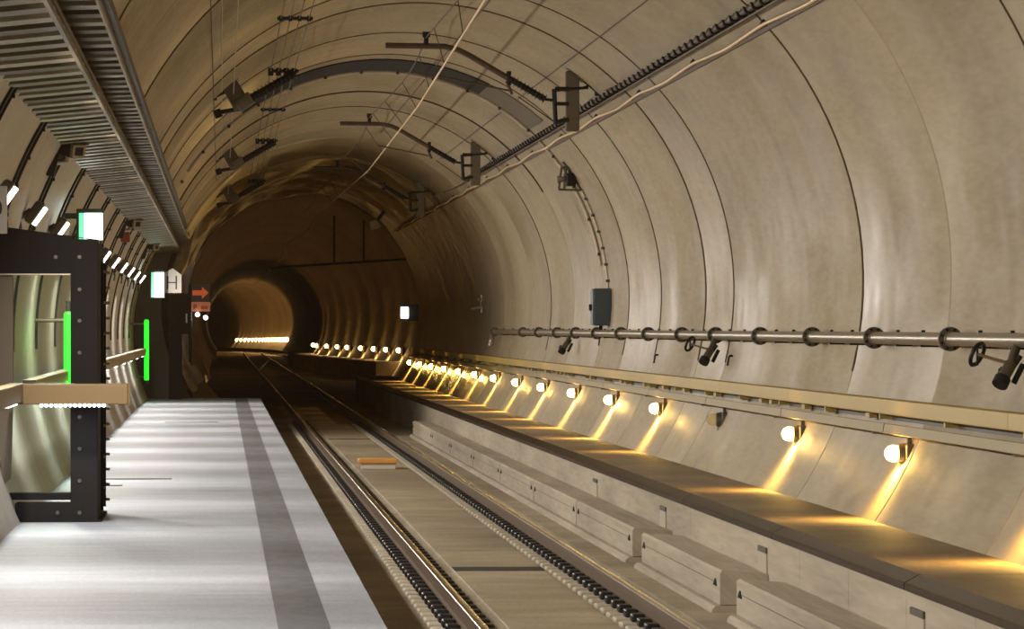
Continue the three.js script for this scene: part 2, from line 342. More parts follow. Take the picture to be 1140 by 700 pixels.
// rails
const railOutline = x => [[-0.075, 0], [0.075, 0], [0.075, 0.012], [0.012, 0.032], [0.009, 0.12], [0.036, 0.136], [0.036, 0.166], [0.03, 0.172], [-0.03, 0.172], [-0.036, 0.166], [-0.036, 0.136], [-0.009, 0.12], [-0.012, 0.032], [-0.075, 0.012]].map(p => [x + p[0], SLABY + 0.022 + p[1]]);
function railHead(x) {                                          // rounded running surface with smooth normals
  const pts = []; for (let i = 0; i <= 16; i++) { const a = Math.PI * (0.5 + 0.42 * (1 - i / 8)); pts.push([x + Math.sign(Math.cos(a)) * (0.022 + 0) * Math.min(1, Math.abs(Math.cos(a)) * 3) + 0.016 * Math.cos(a), RAILY - 0.0155 + 0.016 * Math.sin(a), Math.cos(a), Math.sin(a)]); }
  const pos = [], nor = [], idx = [];
  for (const Z of [8, 392]) for (const p of pts) { pos.push(p[0], p[1], -Z); nor.push(p[2], p[3], 0); }
  const n = pts.length; for (let i = 0; i < n - 1; i++) idx.push(i, i + 1, n + i, i + 1, n + i + 1, n + i);
  const g = new THREE.BufferGeometry(); g.setAttribute('position', new THREE.Float32BufferAttribute(pos, 3)); g.setAttribute('normal', new THREE.Float32BufferAttribute(nor, 3)); g.setAttribute('uv', new THREE.Float32BufferAttribute(new Float32Array(n * 4), 2)); g.setIndex(idx); return g;
}
for (const [x, side] of [[RX[0], 'nearest the platform'], [RX[1], 'nearest the walkway']]) {
  const t = thing('rail', `long steel running rail ${side}`, 'rail', 'running rails');
  part('rail_body', sweep(railOutline(x), 8, 392, true, 1), M.railside, t);
  part('running_surface', railHead(x), M.railtop, t);
}
{ // closure rails of the turnout in the dark
  const t = thing('turnout_rail', 'short diverging rail crossing the track in the dark, left to right', 'rail', 'turnout rails');
  part('rail_body', rod(V(1.9, -0.58, 235), V(3.3, -0.58, 310), 0.05, 6), M.railside, t);
  part('running_surface', rod(V(1.9, -0.545, 235), V(3.3, -0.545, 310), 0.03, 6), M.railtop, t);
  const u = thing('turnout_rail', 'short diverging rail crossing the track in the dark, right to left', 'rail', 'turnout rails');
  part('rail_body', rod(V(3.3, -0.58, 245), V(1.95, -0.58, 275), 0.05, 6), M.railside, u);
  part('running_surface', rod(V(3.3, -0.545, 245), V(1.95, -0.545, 275), 0.03, 6), M.railtop, u);
}
// balise
{
  const t = thing('balise', 'orange transponder box lying between the rails', 'balise');
  part('base_plate', box(2.27, 2.82, SLABY + 0.03, SLABY + 0.12, 75.5, 75.9, 0.01), M.white, t);
  part('cover', box(2.22, 2.84, SLABY + 0.12, SLABY + 0.19, 75.45, 76.3, 0.02), M.balise, t);
}
// walkway on the right
const BF = 4.36;
const bench = thing('walkway', 'raised concrete walkway along the right wall with a dark nosing', 'walkway', null, 'structure');
for (let Z = -6.2, k = 0; Z < 152; Z += 7.17, k++) {
  const Z1 = Math.min(Z + 7.14, 152);
  part('walkway_slab', metreUV(box(BF + 0.1, 5.55, -0.16, 0, Z, Z1, 0.006), 'zx'), M.bench, bench);
  part('nosing', sweep([[BF + 0.098, 0.002], [BF + 0.098, -0.1], [BF - 0.004, -0.1], [BF - 0.004, -0.058], [BF + 0.004, -0.05]], Z, Z1), M.nosing, bench);
}
for (let Z = -6.1; Z < 97; Z += 2.75) part('face_panel', metreUV(box(BF + 0.01, BF + 0.2, -0.95, -0.09, Z, Z + 2.73, 0.01)), M.conc, bench);
part('face_panel', metreUV(box(BF + 0.02, BF + 0.2, -0.95, -0.09, 97.1, 152)), M.conc, bench);
part('walkway_core', box(BF + 0.15, 5.6, -1.0, -0.12, -6, 152), M.joint, bench);
// raised patches and small covers on the face
for (const Z of [20.8, 29.1, 37.5, 46, 54.4]) { part('hatch_cover', box(BF - 0.004, BF + 0.012, -0.42, -0.22, Z - 0.28, Z + 0.28, 0.006), M.block, bench); part('hatch_recess', box(BF - 0.006, BF + 0.012, -0.235, -0.19, Z - 0.28, Z + 0.28), M.housing, bench); }
// trough blocks standing along the walkway
function trough(Z0, Z1, label) {
  const t = thing('trough_block', label, 'concrete block', 'concrete trough blocks');
  const y0 = -0.64, y1 = -0.365, x0 = 4.0, x1 = BF + 0.005;
  const bb = part('block_body', metreUV(sweep([[x0 - 0.02, y0], [x0 - 0.02, y1 - 0.02], [x0, y1], [x1, y1 - 0.03], [x1, y0]], Z0, Z1)), M.conc, t);
  part('kerb_foot', metreUV(sweep([[x0 - 0.1, y0 - 0.08], [x0 - 0.085, y0 - 0.03], [x0 - 0.06, y0 - 0.008], [x0 + 0.3, y0], [x0 + 0.3, y0 - 0.08]], Z0 - 0.03, Z1 + 0.03)), M.conc, t);
  part('groove_shade', box(x0 - 0.0215, x0 - 0.01, y0 + 0.165, y0 + 0.17, Z0 + 0.3, Z1 - 0.3), M.housing, bb);  // thin dark strip drawn as the shadow of a shallow groove
  for (const Z of [Z0 + 0.35, Z1 - 0.25]) { const g = new THREE.CylinderGeometry(0.004, 0.042, 0.11, 3); g.rotateY(Math.PI / 2); g.scale(0.5, 0.75, 4); g.translate(x0 - 0.016, y0 + 0.18, -Z); part('lifting_hole', g, M.hole, bb); }
  return t;
}
const tl = ['nearest', 'second', 'third', 'fourth', 'fifth', 'sixth', 'seventh', 'eighth', 'ninth', 'farthest'];
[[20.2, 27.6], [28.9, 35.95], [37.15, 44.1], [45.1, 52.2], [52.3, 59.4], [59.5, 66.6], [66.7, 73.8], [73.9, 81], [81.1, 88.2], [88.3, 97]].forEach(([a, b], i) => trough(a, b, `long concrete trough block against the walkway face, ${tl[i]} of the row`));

// ---------------------------------------------------------------- right wall: yellow handrail, cable tray, lamps
const HX = 5.56;
{
  const t = thing('handrail', 'pale yellow boxed handrail along the right wall above the walkway', 'handrail');
  for (let Z = 20; Z < 138; Z += 6.4) part('rail_length', box(HX, HX + 0.12, 0.845, 0.975, Z, Math.min(138, Z + 6.39), 0.012), M.yellow, t);
  for (let Z = 21.5; Z < 138; Z += 3.585) part('bracket', box(HX + 0.03, 5.86, 0.80, 0.85, Z, Z + 0.08), M.yellow, t);
  part('inner_strip', box(HX + 0.14, HX + 0.17, 0.79, 0.85, 20, 138), M.housing, t);
  for (let Z = 25; Z < 100; Z += 0.9) if (rnd() < 0.45) part('clip', box(HX + 0.06, HX + 0.13, 0.79, 0.845, Z, Z + 0.25), M.yellow, t);
}
{
  const t = thing('cable_tray', 'grey metal cable tray below the yellow handrail', 'cable tray');
  for (let k = -2; k < 15; k++) { const Z = 31.6 + 7.17 * k; part('tray_length', sweep([[HX - 0.03, 0.775], [HX - 0.045, 0.70], [HX - 0.02, 0.69], [HX + 0.14, 0.69], [HX + 0.14, 0.71], [HX - 0.005, 0.71], [HX - 0.005, 0.775]], Z, Math.min(138, Z + 7.12)), M.tray, t); part('tray_bracket', box(HX + 0.02, 5.82, 0.665, 0.69, Z + 1, Z + 1.08), M.housing, t); }
}
// bulkhead lamp: back box, mounting plate, base ring, glass dome with a bulb in it, arm up to the tray
function lampUnit(p, lit, label, name = 'bulkhead_lamp', power = YELLOW_POWER, size = 1, color = 0xffc762) {
  const t = thing(name, label, 'lamp', 'yellow lamps along the right wall'); t.position.copy(p); t.scale.setScalar(size);
  const cyl = (r0, r1, l, x, n = 14) => { const g = new THREE.CylinderGeometry(r0, r1, l, n); g.rotateZ(Math.PI / 2); g.translate(x, 0, 0); return g; };
  part('mounting_box', obox(new THREE.Vector3(0.13, -0.02, 0), 0.09, 0.2, 0.34, 0, 0, 0, 0.015), M.housing, t);
  const br = part('base_ring', cyl(0.075, 0.085, 0.05, 0.06), M.housing, t);
  part('bracket_arm', [obox(new THREE.Vector3(0.13, 0.08, 0), 0.035, 0.125, 0.05)], M.housing, t);
  part('clamp_screw', [obox(new THREE.Vector3(0.06, -0.1, 0), 0.03, 0.05, 0.03)], M.galv, br);
  part('wall_stay', [rod(new THREE.Vector3(0.16, -0.03, 0), new THREE.Vector3(0.26, 0, 0), 0.02)], M.housing, t);
  const d = new THREE.SphereGeometry(0.068, 18, 12); d.scale(1.1, 1, 1);
  if (lit) {
    part('bulb', d, size > 1 ? M.glowDistant : M.glowYellow, br);
    const l = new THREE.SpotLight(color, power, 0, 1.28, 0.75, 2); l.position.set(0, 0, 0); l.castShadow = true; l.shadow.radius = 2; t.add(l, l.target); l.target.position.set(-0.12, -1, 0);   // throws its light down on the walkway
  } else part('glass_dome', d, M.dome, br);
  return t;
}
const LAMPY = EYE - 1.035, LAMPX = 5.5;
const lampZ = Array.from({ length: 17 }, (_, k) => 38.0 + 7.03 * (k - 1));
lampZ.forEach((Z, k) => {
  if (Z > 137) return;
  if (k === 0) return lampUnit(V(LAMPX, LAMPY, Z), true, 'yellow wall lamp just past the right edge of view').visible = true;
  lampUnit(V(LAMPX, LAMPY, Z), k !== 3, k === 3 ? 'unlit wall lamp with a clear dome under the cable tray' : `glowing yellow wall lamp under the tray, number ${['', 'one', 'two', '', 'three', 'four', 'five', 'six', 'seven', 'eight', 'nine', 'ten', 'eleven', 'twelve', 'thirteen', 'fourteen', 'fifteen'][k]} of the lit row from the camera`);
});
// far row where the cavern narrows
const farWall = (Z, y) => { const t = Math.min(1, Math.max(0, (Z - 200) / 60)), r = cav.r + (R - cav.r) * t, cx = cav.cx + (CX - cav.cx) * t, cy = cav.cy + (CY - cav.cy) * t; return cx + Math.sqrt(r * r - (y - cy) ** 2); };
const farRow = [206, 213, 220, 228, 237, 244, 252, 260, 270].map(Z => [farWall(Z, 0.55) - 0.3, 0.55, Z]);
const fb = thing('far_ledge', 'dim ledge carrying the distant row of lamps', 'ledge', null, 'structure');
for (let i = 0; i < farRow.length; i++) {
  const p = V(...farRow[i]);
  lampUnit(p, true, `distant yellow lamp in the dark part, ${['first', 'second', 'third', 'fourth', 'fifth', 'sixth', 'seventh', 'eighth', 'last'][i]} of the far row`, 'tunnel_lamp', YELLOW_POWER * 0.55, 1.6, 0xffd294);
  const Zn = i < 8 ? farRow[i + 1][2] : 300, q = i < 8 ? V(...farRow[i + 1]) : V(p.x, p.y, 300);
  const g = sweep([[p.x - 1.0, -0.8], [p.x - 1.0, p.y - 0.5], [p.x + 0.5, p.y - 0.5], [p.x + 0.5, -0.8]], farRow[i][2], Zn - 0.02), gp = g.attributes.position;
  for (let k = 0; k < gp.count; k++) if (gp.getZ(k) < -farRow[i][2] - 0.01) gp.setX(k, gp.getX(k) + q.x - p.x);   // follows the wall
  part('ledge_length', g, M.conc, fb);
}
for (let k = 0; k < 20; k++) {
  const Z = 388 + k * 3.3;
  lampUnit(V(5.5 + bend(Z), 0.55 - k * 0.012, Z), true, 'tiny lamp in the merged bright bar at the far tunnel bend', 'bend_lamp', YELLOW_POWER * 0.45, 2.5, 0xffd294);
}

// ---------------------------------------------------------------- right wall: water main
const PX = 5.755, PY = EYE - 0.095;
{
  const t = thing('water_main', 'grey flanged steel pipe running along the right wall', 'pipe');
  const fz = [19.2, 23.6, 27.95, 32.3, 36.65, 40.96, 45.3, 49.7, 54.2, 58.2, 62.8, 67.1, 71.4, 75.7, 79.9, 84.5, 89, 98.2];
  const cz = (r0, l, Z, n = 16) => { const g = new THREE.CylinderGeometry(r0, r0, l, n); g.rotateX(Math.PI / 2); g.translate(PX, PY, -Z); return g; };
  for (let i = 0; i < fz.length - 1; i++) {
    part('pipe_length', rod(V(PX, PY, fz[i] + 0.03), V(PX, PY, fz[i + 1] - 0.03), 0.053, 16), M.galv, t);
    const f = part('flange', [cz(0.097, 0.05, fz[i + 1], 20)], M.post, t);
    for (let b = 0; b < 8; b++) { const a = b / 8 * Math.PI * 2 + 0.4; part('bolt', rod(V(PX + 0.078 * Math.cos(a), PY + 0.078 * Math.sin(a), fz[i + 1] - 0.045), V(PX + 0.078 * Math.cos(a), PY + 0.078 * Math.sin(a), fz[i + 1] + 0.04), 0.013, 6), M.black, f); }
    part('pipe_collar', rod(V(PX, PY, fz[i + 1] - 0.12), V(PX, PY, fz[i + 1] - 0.05), 0.06, 16), M.steel, t);
    for (let s = 1; s < 3; s++) { const Z = fz[i] + (fz[i + 1] - fz[i]) * s / 3; part('pipe_clamp', [box(PX - 0.02, 5.9, PY - 0.07, PY - 0.05, Z - 0.015, Z + 0.015), box(PX - 0.015, PX + 0.015, PY + 0.05, PY + 0.07, Z - 0.03, Z + 0.03)], M.black, t); }
  }
  part('elbow', tube([V(PX, PY, 98.2), V(PX - 0.02, PY - 0.02, 98.5), V(PX - 0.04, PY - 0.15, 98.6), V(PX - 0.08, PY - 0.3, 98.6)], 0.05, 12, 10), M.galv, t);
}
function hydrant(Z, label, wheel = true, dx = 0) {
  const t = thing('hydrant_valve', label, 'valve', 'hydrant valves on the pipe');
  const a = V(PX - 0.03, PY - 0.05, Z), b = V(PX - 0.09, PY - 0.17, Z - 0.12), c = V(PX - 0.16, PY - 0.27, Z - 0.2);
  part('branch', [rod(a, b, 0.035), rod(b, c, 0.045, 10, 0.045)], M.post, t);
  part('coupling', [rod(c, c.clone().add(new THREE.Vector3(-0.03, -0.05, 0.03)), 0.06, 12)], M.rubber, t);
  part('lug', [rod(b.clone().add(new THREE.Vector3(-0.04, -0.1, 0)), b.clone().add(new THREE.Vector3(0.07, 0.06, 0)), 0.022), rod(b.clone().add(new THREE.Vector3(0.02, -0.14, 0)), b.clone().add(new THREE.Vector3(0.09, 0.0, 0)), 0.022)], M.rubber, t);
  if (wheel) {
    const w = new THREE.TorusGeometry(0.085, 0.016, 6, 18), e = V(PX - 0.33, PY - 0.1, Z - 0.1);
    w.rotateY(1.0); w.rotateZ(-0.5); w.translate(e.x, e.y, e.z);
    const hw = part('handwheel', w, M.black, t); part('spindle', [rod(e, b, 0.012)], M.steel, t);
    part('spoke', [rod(e.clone().add(new THREE.Vector3(0, 0.08, 0)), e.clone().add(new THREE.Vector3(0, -0.08, 0)), 0.01)], M.black, hw);
  }
}
hydrant(33.4, 'hydrant valve with a black handwheel at the right edge of view');
hydrant(54.0, 'dark hydrant valve with handwheel hanging below the pipe, middle of the wall');
hydrant(76.6, 'small far hydrant valve below the pipe left of the blue grey cabinet', false);
// small hooks and marks on the wall under the pipe
for (const [px, py, Z, l] of [[1092, 419, 34.6, 'right of the big flange'], [797, 402, 53.2, 'beside the middle hydrant valve'], [723, 400, 62.2, 'between two flanges'], [613, 389, 80, 'farthest along the wall']]) {
  const y = at(px, py, Z).y, x = CX + Math.sqrt(R * R - (y - CY) ** 2);
  const t = thing('wall_hook', `tiny black hook on the wall below the pipe, ${l}`, 'hook', 'wall hooks');
  part('hook_bar', [rod(V(x - 0.03, y + 0.06, Z), V(x - 0.05, y - 0.05, Z), 0.013), rod(V(x - 0.03, y + 0.06, Z), V(x + 0.02, y + 0.06, Z), 0.013)], M.black, t);
}
// blue grey cabinet with a conduit up to the loudspeaker frame
const wallX = y => CX + Math.sqrt(R * R - (y - CY) ** 2);
{
  const t = thing('wall_cabinet', 'blue grey steel cabinet on the right wall above the pipe', 'cabinet'); const Z = 70.8;
  part('cabinet_body', box(5.66, 5.93, 1.60, 2.17, Z, Z + 0.5, 0.02), M.blue, t);
  const cd = part('cabinet_door', box(5.645, 5.66, 1.615, 2.155, Z + 0.01, Z + 0.49, 0.005), M.blue, t);
  part('handle', box(5.60, 5.645, 1.83, 1.93, Z + 0.2, Z + 0.26, 0.008), M.black, cd);
  part('cable_gland', [rod(V(5.78, 1.60, Z + 0.2), V(5.77, 1.52, Z + 0.15), 0.03), rod(V(5.77, 1.52, Z + 0.15), V(5.74, 1.30, Z + 0.1), 0.012)], M.black, t);
  const c = thing('conduit', 'pale conduit climbing the right wall from the cabinet', 'conduit');
  const pts = []; for (let i = 0; i <= 12; i++) { const y = 2.16 + i * 0.125; pts.push(V(wallX(y) - 0.03, y, Z + 0.25)); }
  part('conduit_pipe', tube(pts, 0.018, 30, 8), M.palewire, c);
  for (let i = 1; i < 12; i += 2) part('clip', box(pts[i].x - 0.025, pts[i].x + 0.07, pts[i].y - 0.02, pts[i].y + 0.02, Z + 0.21, Z + 0.29), M.housing, c);
  const s = thing('loudspeaker', 'loudspeaker in a triangular steel frame high on the right wall', 'loudspeaker');
  const q = (px, py, dz = 0) => at(px, py, Z + 0.3 + dz), b = (a, c, r = 0.02) => rod(a, c, r, 6);
  const A = q(625, 187), B = q(644, 186), C = q(654, 212), D = q(622, 211);
  const A2 = q(634, 185, 0.5), C2 = q(656, 210, 0.5);
  part('frame', [b(A, B), b(B, C, 0.028), b(C, D), b(D, A), b(A, q(640, 190)), b(q(630, 187), q(628, 211)), b(A, A2), b(C, C2), b(B, A2)], M.post, s);
  part('speaker_body', [obox(q(634, 200), 0.15, 0.2, 0.22, 0, 0.2, 0, 0.02)], M.black, s);
  part('horn', [rod(q(630, 199), q(620, 200), 0.03, 12, 0.06)], M.galv, s);
  part('wall_plate', [obox(V(wallX(3.9) - 0.02, 3.9, Z + 0.6), 0.04, 0.5, 0.4, 0, 0, 0.58)], M.post, s);
  part('junction_box', [obox(q(651, 216), 0.09, 0.06, 0.08)], M.palewire, s);
}

// ---------------------------------------------------------------- high on the right: earth tube, cable on hooks, feeder line
{
  const t = thing('earth_tube', 'bright copper earth conductor sagging along the upper right wall', 'conductor');
  const pts = [], h = EYE + 2.77; for (let Z = 22; Z <= 134; Z += 1.6) { const w = Math.sin((Z - 22) / 6.4 * Math.PI * 2) * 0.014; pts.push(V(4.985 - w * 0.6, h + w, Z)); }
  part('conductor', tube(pts, 0.018, 210, 8), M.copper, t);
  for (let Z = 23.6; Z < 132; Z += 6.4) part('clamp', [obox(V(5.0, h + 0.05, Z), 0.05, 0.09, 0.12, 0, 0, -0.6), rod(V(4.97, h + 0.09, Z), V(4.92, h + 0.16, Z + 0.2), 0.012), rod(V(5.0, h + 0.02, Z), V(5.08, h + 0.06, Z), 0.015)], M.black, t);
  part('shadow_strip', sweep([[5.0, h - 0.01], [5.02, h - 0.04], [5.04, h - 0.035], [5.02, h - 0.005]], 22, 134), M.wire, t);  // brown strip put in as the thin shadow below the conductor
}
{
  const t = thing('cable_run', 'thick dark cable carried on a row of black hooks', 'cable'); const x = 4.80, y = EYE + 2.9;
  const pts = []; for (let Z = 22; Z <= 92; Z += 2) pts.push(V(x - 0.01, y - 0.01 + Math.sin(Z * 0.9) * 0.006, Z));
  part('cable', tube(pts, 0.03, 120, 8), M.wire, t);
  part('support_strip', sweep([[x + 0.0, y - 0.06], [x + 0.08, y - 0.02], [x + 0.09, y - 0.035], [x + 0.01, y - 0.075]], 22, 92), M.wire, t);
  const hook = new THREE.TorusGeometry(0.05, 0.016, 6, 10, Math.PI * 1.25); hook.rotateZ(Math.PI * 0.95);
  const hg = mergeGeometries([hook.toNonIndexed(), rod(new THREE.Vector3(0.048, 0.0, 0), new THREE.Vector3(0.075, 0.09, 0), 0.018, 6).toNonIndexed()]);
  for (let Z = 22.4; Z < 91; Z += 0.6) { const m = part('hook', hg, M.black, t); m.position.copy(V(x - 0.01, y, Z)); }
}
// hanging posts with cantilever arms that carry the overhead line
const CONT = EYE + 3.2, MESS = EYE + 3.7;
function mast(Z, label) {
  const t = thing('hanging_post', label, 'catenary mast', 'hanging posts of the overhead line');
  const top = EYE + 3.28, bot = EYE + 2.51, x = 4.5, P = (X, h, d = 0) => V(X, EYE + h, Z + d);
  part('post', box(x - 0.085, x + 0.085, bot, top, Z, Z + 0.17, 0.01), M.post, t);
  part('head_plate', [obox(V(x + 0.02, top - 0.01, Z + 0.08), 0.34, 0.05, 0.3, 0, 0, -0.72)], M.post, t);
  part('feeder_arm', [rod(P(4.52, 3.27), P(4.86, 2.99), 0.03), rod(P(4.83, 3.03), P(4.83, 2.96), 0.05), rod(P(4.25, 3.03), P(4.7, 3.07), 0.02), rod(P(4.62, 3.06), P(4.86, 3.17), 0.012)], M.black, t);
  part('side_bar', [rod(P(4.26, 3.05), P(4.28, 2.6), 0.03), rod(P(4.28, 2.86), P(4.45, 2.86), 0.025), rod(P(4.28, 2.62), P(4.45, 2.66), 0.03), rod(P(4.27, 3.05), P(4.45, 3.05), 0.03)], M.black, t);
  const arm = bent([P(2.1, 3.6), P(2.85, 3.59), P(3.02, 3.55), P(3.2, 3.46), P(3.7, 3.17)], 0.038, 10);
  part('cantilever_tube', arm, M.wire, t);
  // ribbed insulator
  const a = P(3.68, 3.185), b = P(4.14, 2.92), d = b.clone().sub(a), ins = [rod(a, b, 0.04, 8)];
  for (let i = 0; i <= 10; i++) ins.push(rod(a.clone().addScaledVector(d, i / 10 - 0.012), a.clone().addScaledVector(d, i / 10 + 0.012), i % 2 ? 0.06 : 0.075, 10, 0.045));
  part('insulator', ins, M.black, t);
  part('end_fitting', [rod(b, P(4.28, 2.9), 0.02), rod(a.clone().add(new THREE.Vector3(0, 0.09, 0)), a.clone().add(new THREE.Vector3(0, -0.09, 0)), 0.03)], M.black, t);
  part('stay_wire', [rod(P(3.8, 2.95), P(4.3, 2.6), 0.008, 5)], M.wire, t);
  part('messenger_clamp', [rod(P(2.62, 3.6), P(2.62, 3.74), 0.03), obox(P(2.62, 3.74), 0.09, 0.07, 0.1)], M.black, t);
  part('registration_arm', [rod(P(3.65, 3.15), P(3.72, 2.98), 0.02), rod(P(3.72, 3.02), P(2.78, 3.21), 0.012)], M.wire, t);
}
mast(59.7, 'larger hanging steel post with ribbed black insulator, near the dark vault band');
mast(82.6, 'smaller hanging steel post with ribbed insulator, at the edge of the dark part');
mast(105.5, 'hanging steel post lost in the dark part of the tunnel');
// overhead line
{
  const cw = thing('contact_wire', 'bright contact wire zigzagging into the tunnel above the track', 'wire');
  const c = [[2.5, 22], [2.58, 45.7], [2.85, 67.6], [3.01, 95.6], [2.73, 134], [2.89, 152], [2.5, 181], [2.9, 210], [2.72, 248], [2.82, 282], [2.6, 330], [2.6, 390]];
  part('wire_strand', bent(c.map(([x, Z]) => V(x, CONT, Z)), 0.014, 6), M.copper, cw);
  const ms = thing('messenger_wire', 'thin dark messenger wire above the contact wire with droppers', 'wire');
  const sp = [36.8, 59.7, 82.6, 105.5, 128.4, 151.3], mp = [];
  for (let s = 0; s < sp.length - 1; s++) for (let i = 0; i < 8; i++) { const u = i / 8; mp.push(V(2.62 + 0.04 * Math.sin((s + u) * Math.PI * 2), MESS - 0.13 * 4 * u * (1 - u), sp[s] + (sp[s + 1] - sp[s]) * u)); }
  part('wire_strand', tube(mp, 0.009, 160, 5), M.wire, ms);
  const contX = Z => { for (let i = 1; i < c.length; i++) if (Z < c[i][1]) { const u = (Z - c[i - 1][1]) / (c[i][1] - c[i - 1][1]); return c[i - 1][0] + u * (c[i][0] - c[i - 1][0]); } return 2.6; };
  for (let i = 1; i < mp.length; i += 2) { const p = mp[i]; if (p.z < -120) break; part('dropper', rod(p, V(contX(-p.z), CONT, -p.z), 0.006, 5), M.wire, ms); }
  const fw = thing('feeder_wire', 'thin feeder wire strung between the arms of the hanging posts', 'wire');
  const fpts = []; for (let s = 0; s < 3; s++) for (let i = 0; i < 6; i++) { const u = i / 6; fpts.push(V(4.84, EYE + 3.0 - 0.12 * 4 * u * (1 - u), 36.8 + 22.9 * (s + u))); }
  part('wire_strand', tube(fpts, 0.011, 90, 5), M.wire, fw);
}
// dark steel band arched across the vault
{
  const t = thing('vault_band', 'dark steel band arched across the crown of the vault', 'steel band');
  const a0 = 0.84, a1 = 2.2;
  for (let k = 0; k < 10; k++) part('band_plate', ringGeo(68.9, 71.7, a0 + (a1 - a0) * k / 10, a0 + (a1 - a0) * (k + 1) / 10, { r: R - 0.02, n: 6, joint: 0.02 }), k < 2 ? M.post : M.band, t);
  part('rim_tube', tube(Array.from({ length: 40 }, (_, i) => { const p = polar(0.15 + (a1 + 0.35 - 0.15) * i / 39, R - 0.03); return V(p[0], p[1], 72.0); }), 0.03, 80, 6), M.palewire, t);
  for (let i = 0; i < 16; i++) { const p = polar(0.2 + i * 0.16, R - 0.03); part('rim_clip', obox(V(p[0], p[1], 71.98), 0.045, 0.045, 0.06), M.wire, t); }
}
{
  const t = thing('vault_conduit', 'dark cable following the joint of the vault behind the band', 'cable');
  part('cable_strand', tube(Array.from({ length: 40 }, (_, i) => { const p = polar(0.55 + (Math.PI - 0.55 - 0.5) * i / 39, R - 0.015); return V(p[0], p[1], 78.25); }), 0.014, 80, 6), M.wire, t);
}
// feeder brackets on the left of the crown
function bracket(Z, label) {
  const t = thing('feeder_bracket', label, 'bracket', 'feeder brackets on the vault'); const P = (X, h, d = 0) => V(X, EYE + h, Z + d);
  part('bracket_plate', [obox(P(0.16, 3.02), 0.2, 0.44, 0.25, 0, 0, 0.5, 0.01), obox(P(0.3, 2.9), 0.22, 0.16, 0.3, 0, 0, 0.6, 0.01)], M.post, t);
  part('clamp', [rod(P(-0.07, 2.98), P(0.1, 3.06), 0.03), rod(P(-0.1, 3.0), P(-0.1, 2.92), 0.05), rod(P(0.02, 3.2), P(0.22, 3.22), 0.03), rod(P(-0.05, 2.76), P(0.28, 2.82), 0.03), rod(P(-0.06, 2.8), P(-0.02, 2.7), 0.05)], M.black, t);
  const a = P(0.36, 2.93), b = P(0.95, 3.27), d = b.clone().sub(a), g = [rod(a, b, 0.055, 10)];
  for (let i = 0; i <= 12; i++) g.push(rod(a.clone().addScaledVector(d, i / 12 - 0.01), a.clone().addScaledVector(d, i / 12 + 0.01), 0.085, 10, 0.06));
  part('insulator', g, M.black, t);
  part('spreader_bar', [rod(P(0.62, 3.3), P(1.0, 3.3), 0.022), ...[0.64, 0.74, 0.84, 0.94].map(x => rod(P(x, 3.34), P(x, 3.24), 0.035))], M.black, t);
  part('fixing_rod', [rod(P(0.14, 3.1), P(0.02, 3.3), 0.03), rod(P(0.3, 2.95, 0.1), P(0.12, 3.25, 0.1), 0.04)], M.post, t);
}
bracket(60.3, 'grey bracket with ribbed insulator on the left of the crown, near one');
bracket(82.8, 'grey bracket with ribbed insulator on the left of the crown, half in the dark');
bracket(105.5, 'bracket with ribbed insulator hidden in the dark vault');
for (let k = 0; k < 4; k++) {
  const t = thing('bundle_wire', `thin dark wire of the four strand bundle, ${['leftmost', 'second from left', 'third from left', 'rightmost'][k]}`, 'wire', 'four strand wire bundle');
  part('wire_strand', rod(V(0.64 + k * 0.1, EYE + 3.3, 40), V(0.64 + k * 0.1, EYE + 3.3, 106), 0.007, 5), M.wire, t);
}
for (const [Z, l] of [[50, 'nearer'], [71, 'farther']]) { const t = thing('wire_spacer', `short dark spacer clamping the four wires, ${l} one`, 'spacer', 'wire spacers'); part('spacer_bar', [rod(V(0.6, EYE + 3.3, Z), V(0.98, EYE + 3.3, Z), 0.02), ...[0, 1, 2, 3].map(k => obox(V(0.64 + k * 0.1, EYE + 3.3, Z), 0.04, 0.06, 0.05))], M.black, t); }
[[0.01, 3.02, 'left'], [0.16, 3.0, 'right']].forEach(([x, h, l]) => { const t = thing('pale_wire', `thin pale wire directly overhead, ${l} of the pair`, 'wire', 'pale overhead wires'); part('wire_strand', rod(V(x, EYE + h, 30), V(x, EYE + h, 130), 0.006, 5), M.palewire, t); });
for (const [ang, Z0, q, l] of [[Math.acos((-0.1 - CX) / R), 26, 0.005, 'left of the pale wires'], [1.35, 40, 0.008, 'right of the crown'], [0.98, 26, 0.008, 'above the hanging posts']]) {
  const p = polar(ang, R - 0.012); single('vault_cable', rod(V(p[0], p[1], Z0), V(p[0], p[1], 93), q, 5), M.wire, `thin dark cable fixed along the vault, ${l}`, 'cable', 'cables along the vault');
}
{ const p = at(201, 191, 84), t = thing('vault_fitting', 'small pale fitting with trailing cable on the vault beside the canopy', 'fitting'); part('fitting_body', obox(p, 0.16, 0.2, 0.16, 0, 0, 0.4, 0.02), M.palewire, t); part('fitting_base', obox(p.clone().add(new THREE.Vector3(-0.1, 0.1, 0)), 0.1, 0.16, 0.2, 0, 0, 0.4), M.black, t); part('trailing_cable', tube([p, p.clone().add(new THREE.Vector3(0.05, -0.2, 0)), p.clone().add(new THREE.Vector3(0.12, -0.5, 0.1))], 0.012, 8, 5), M.wire, t); }
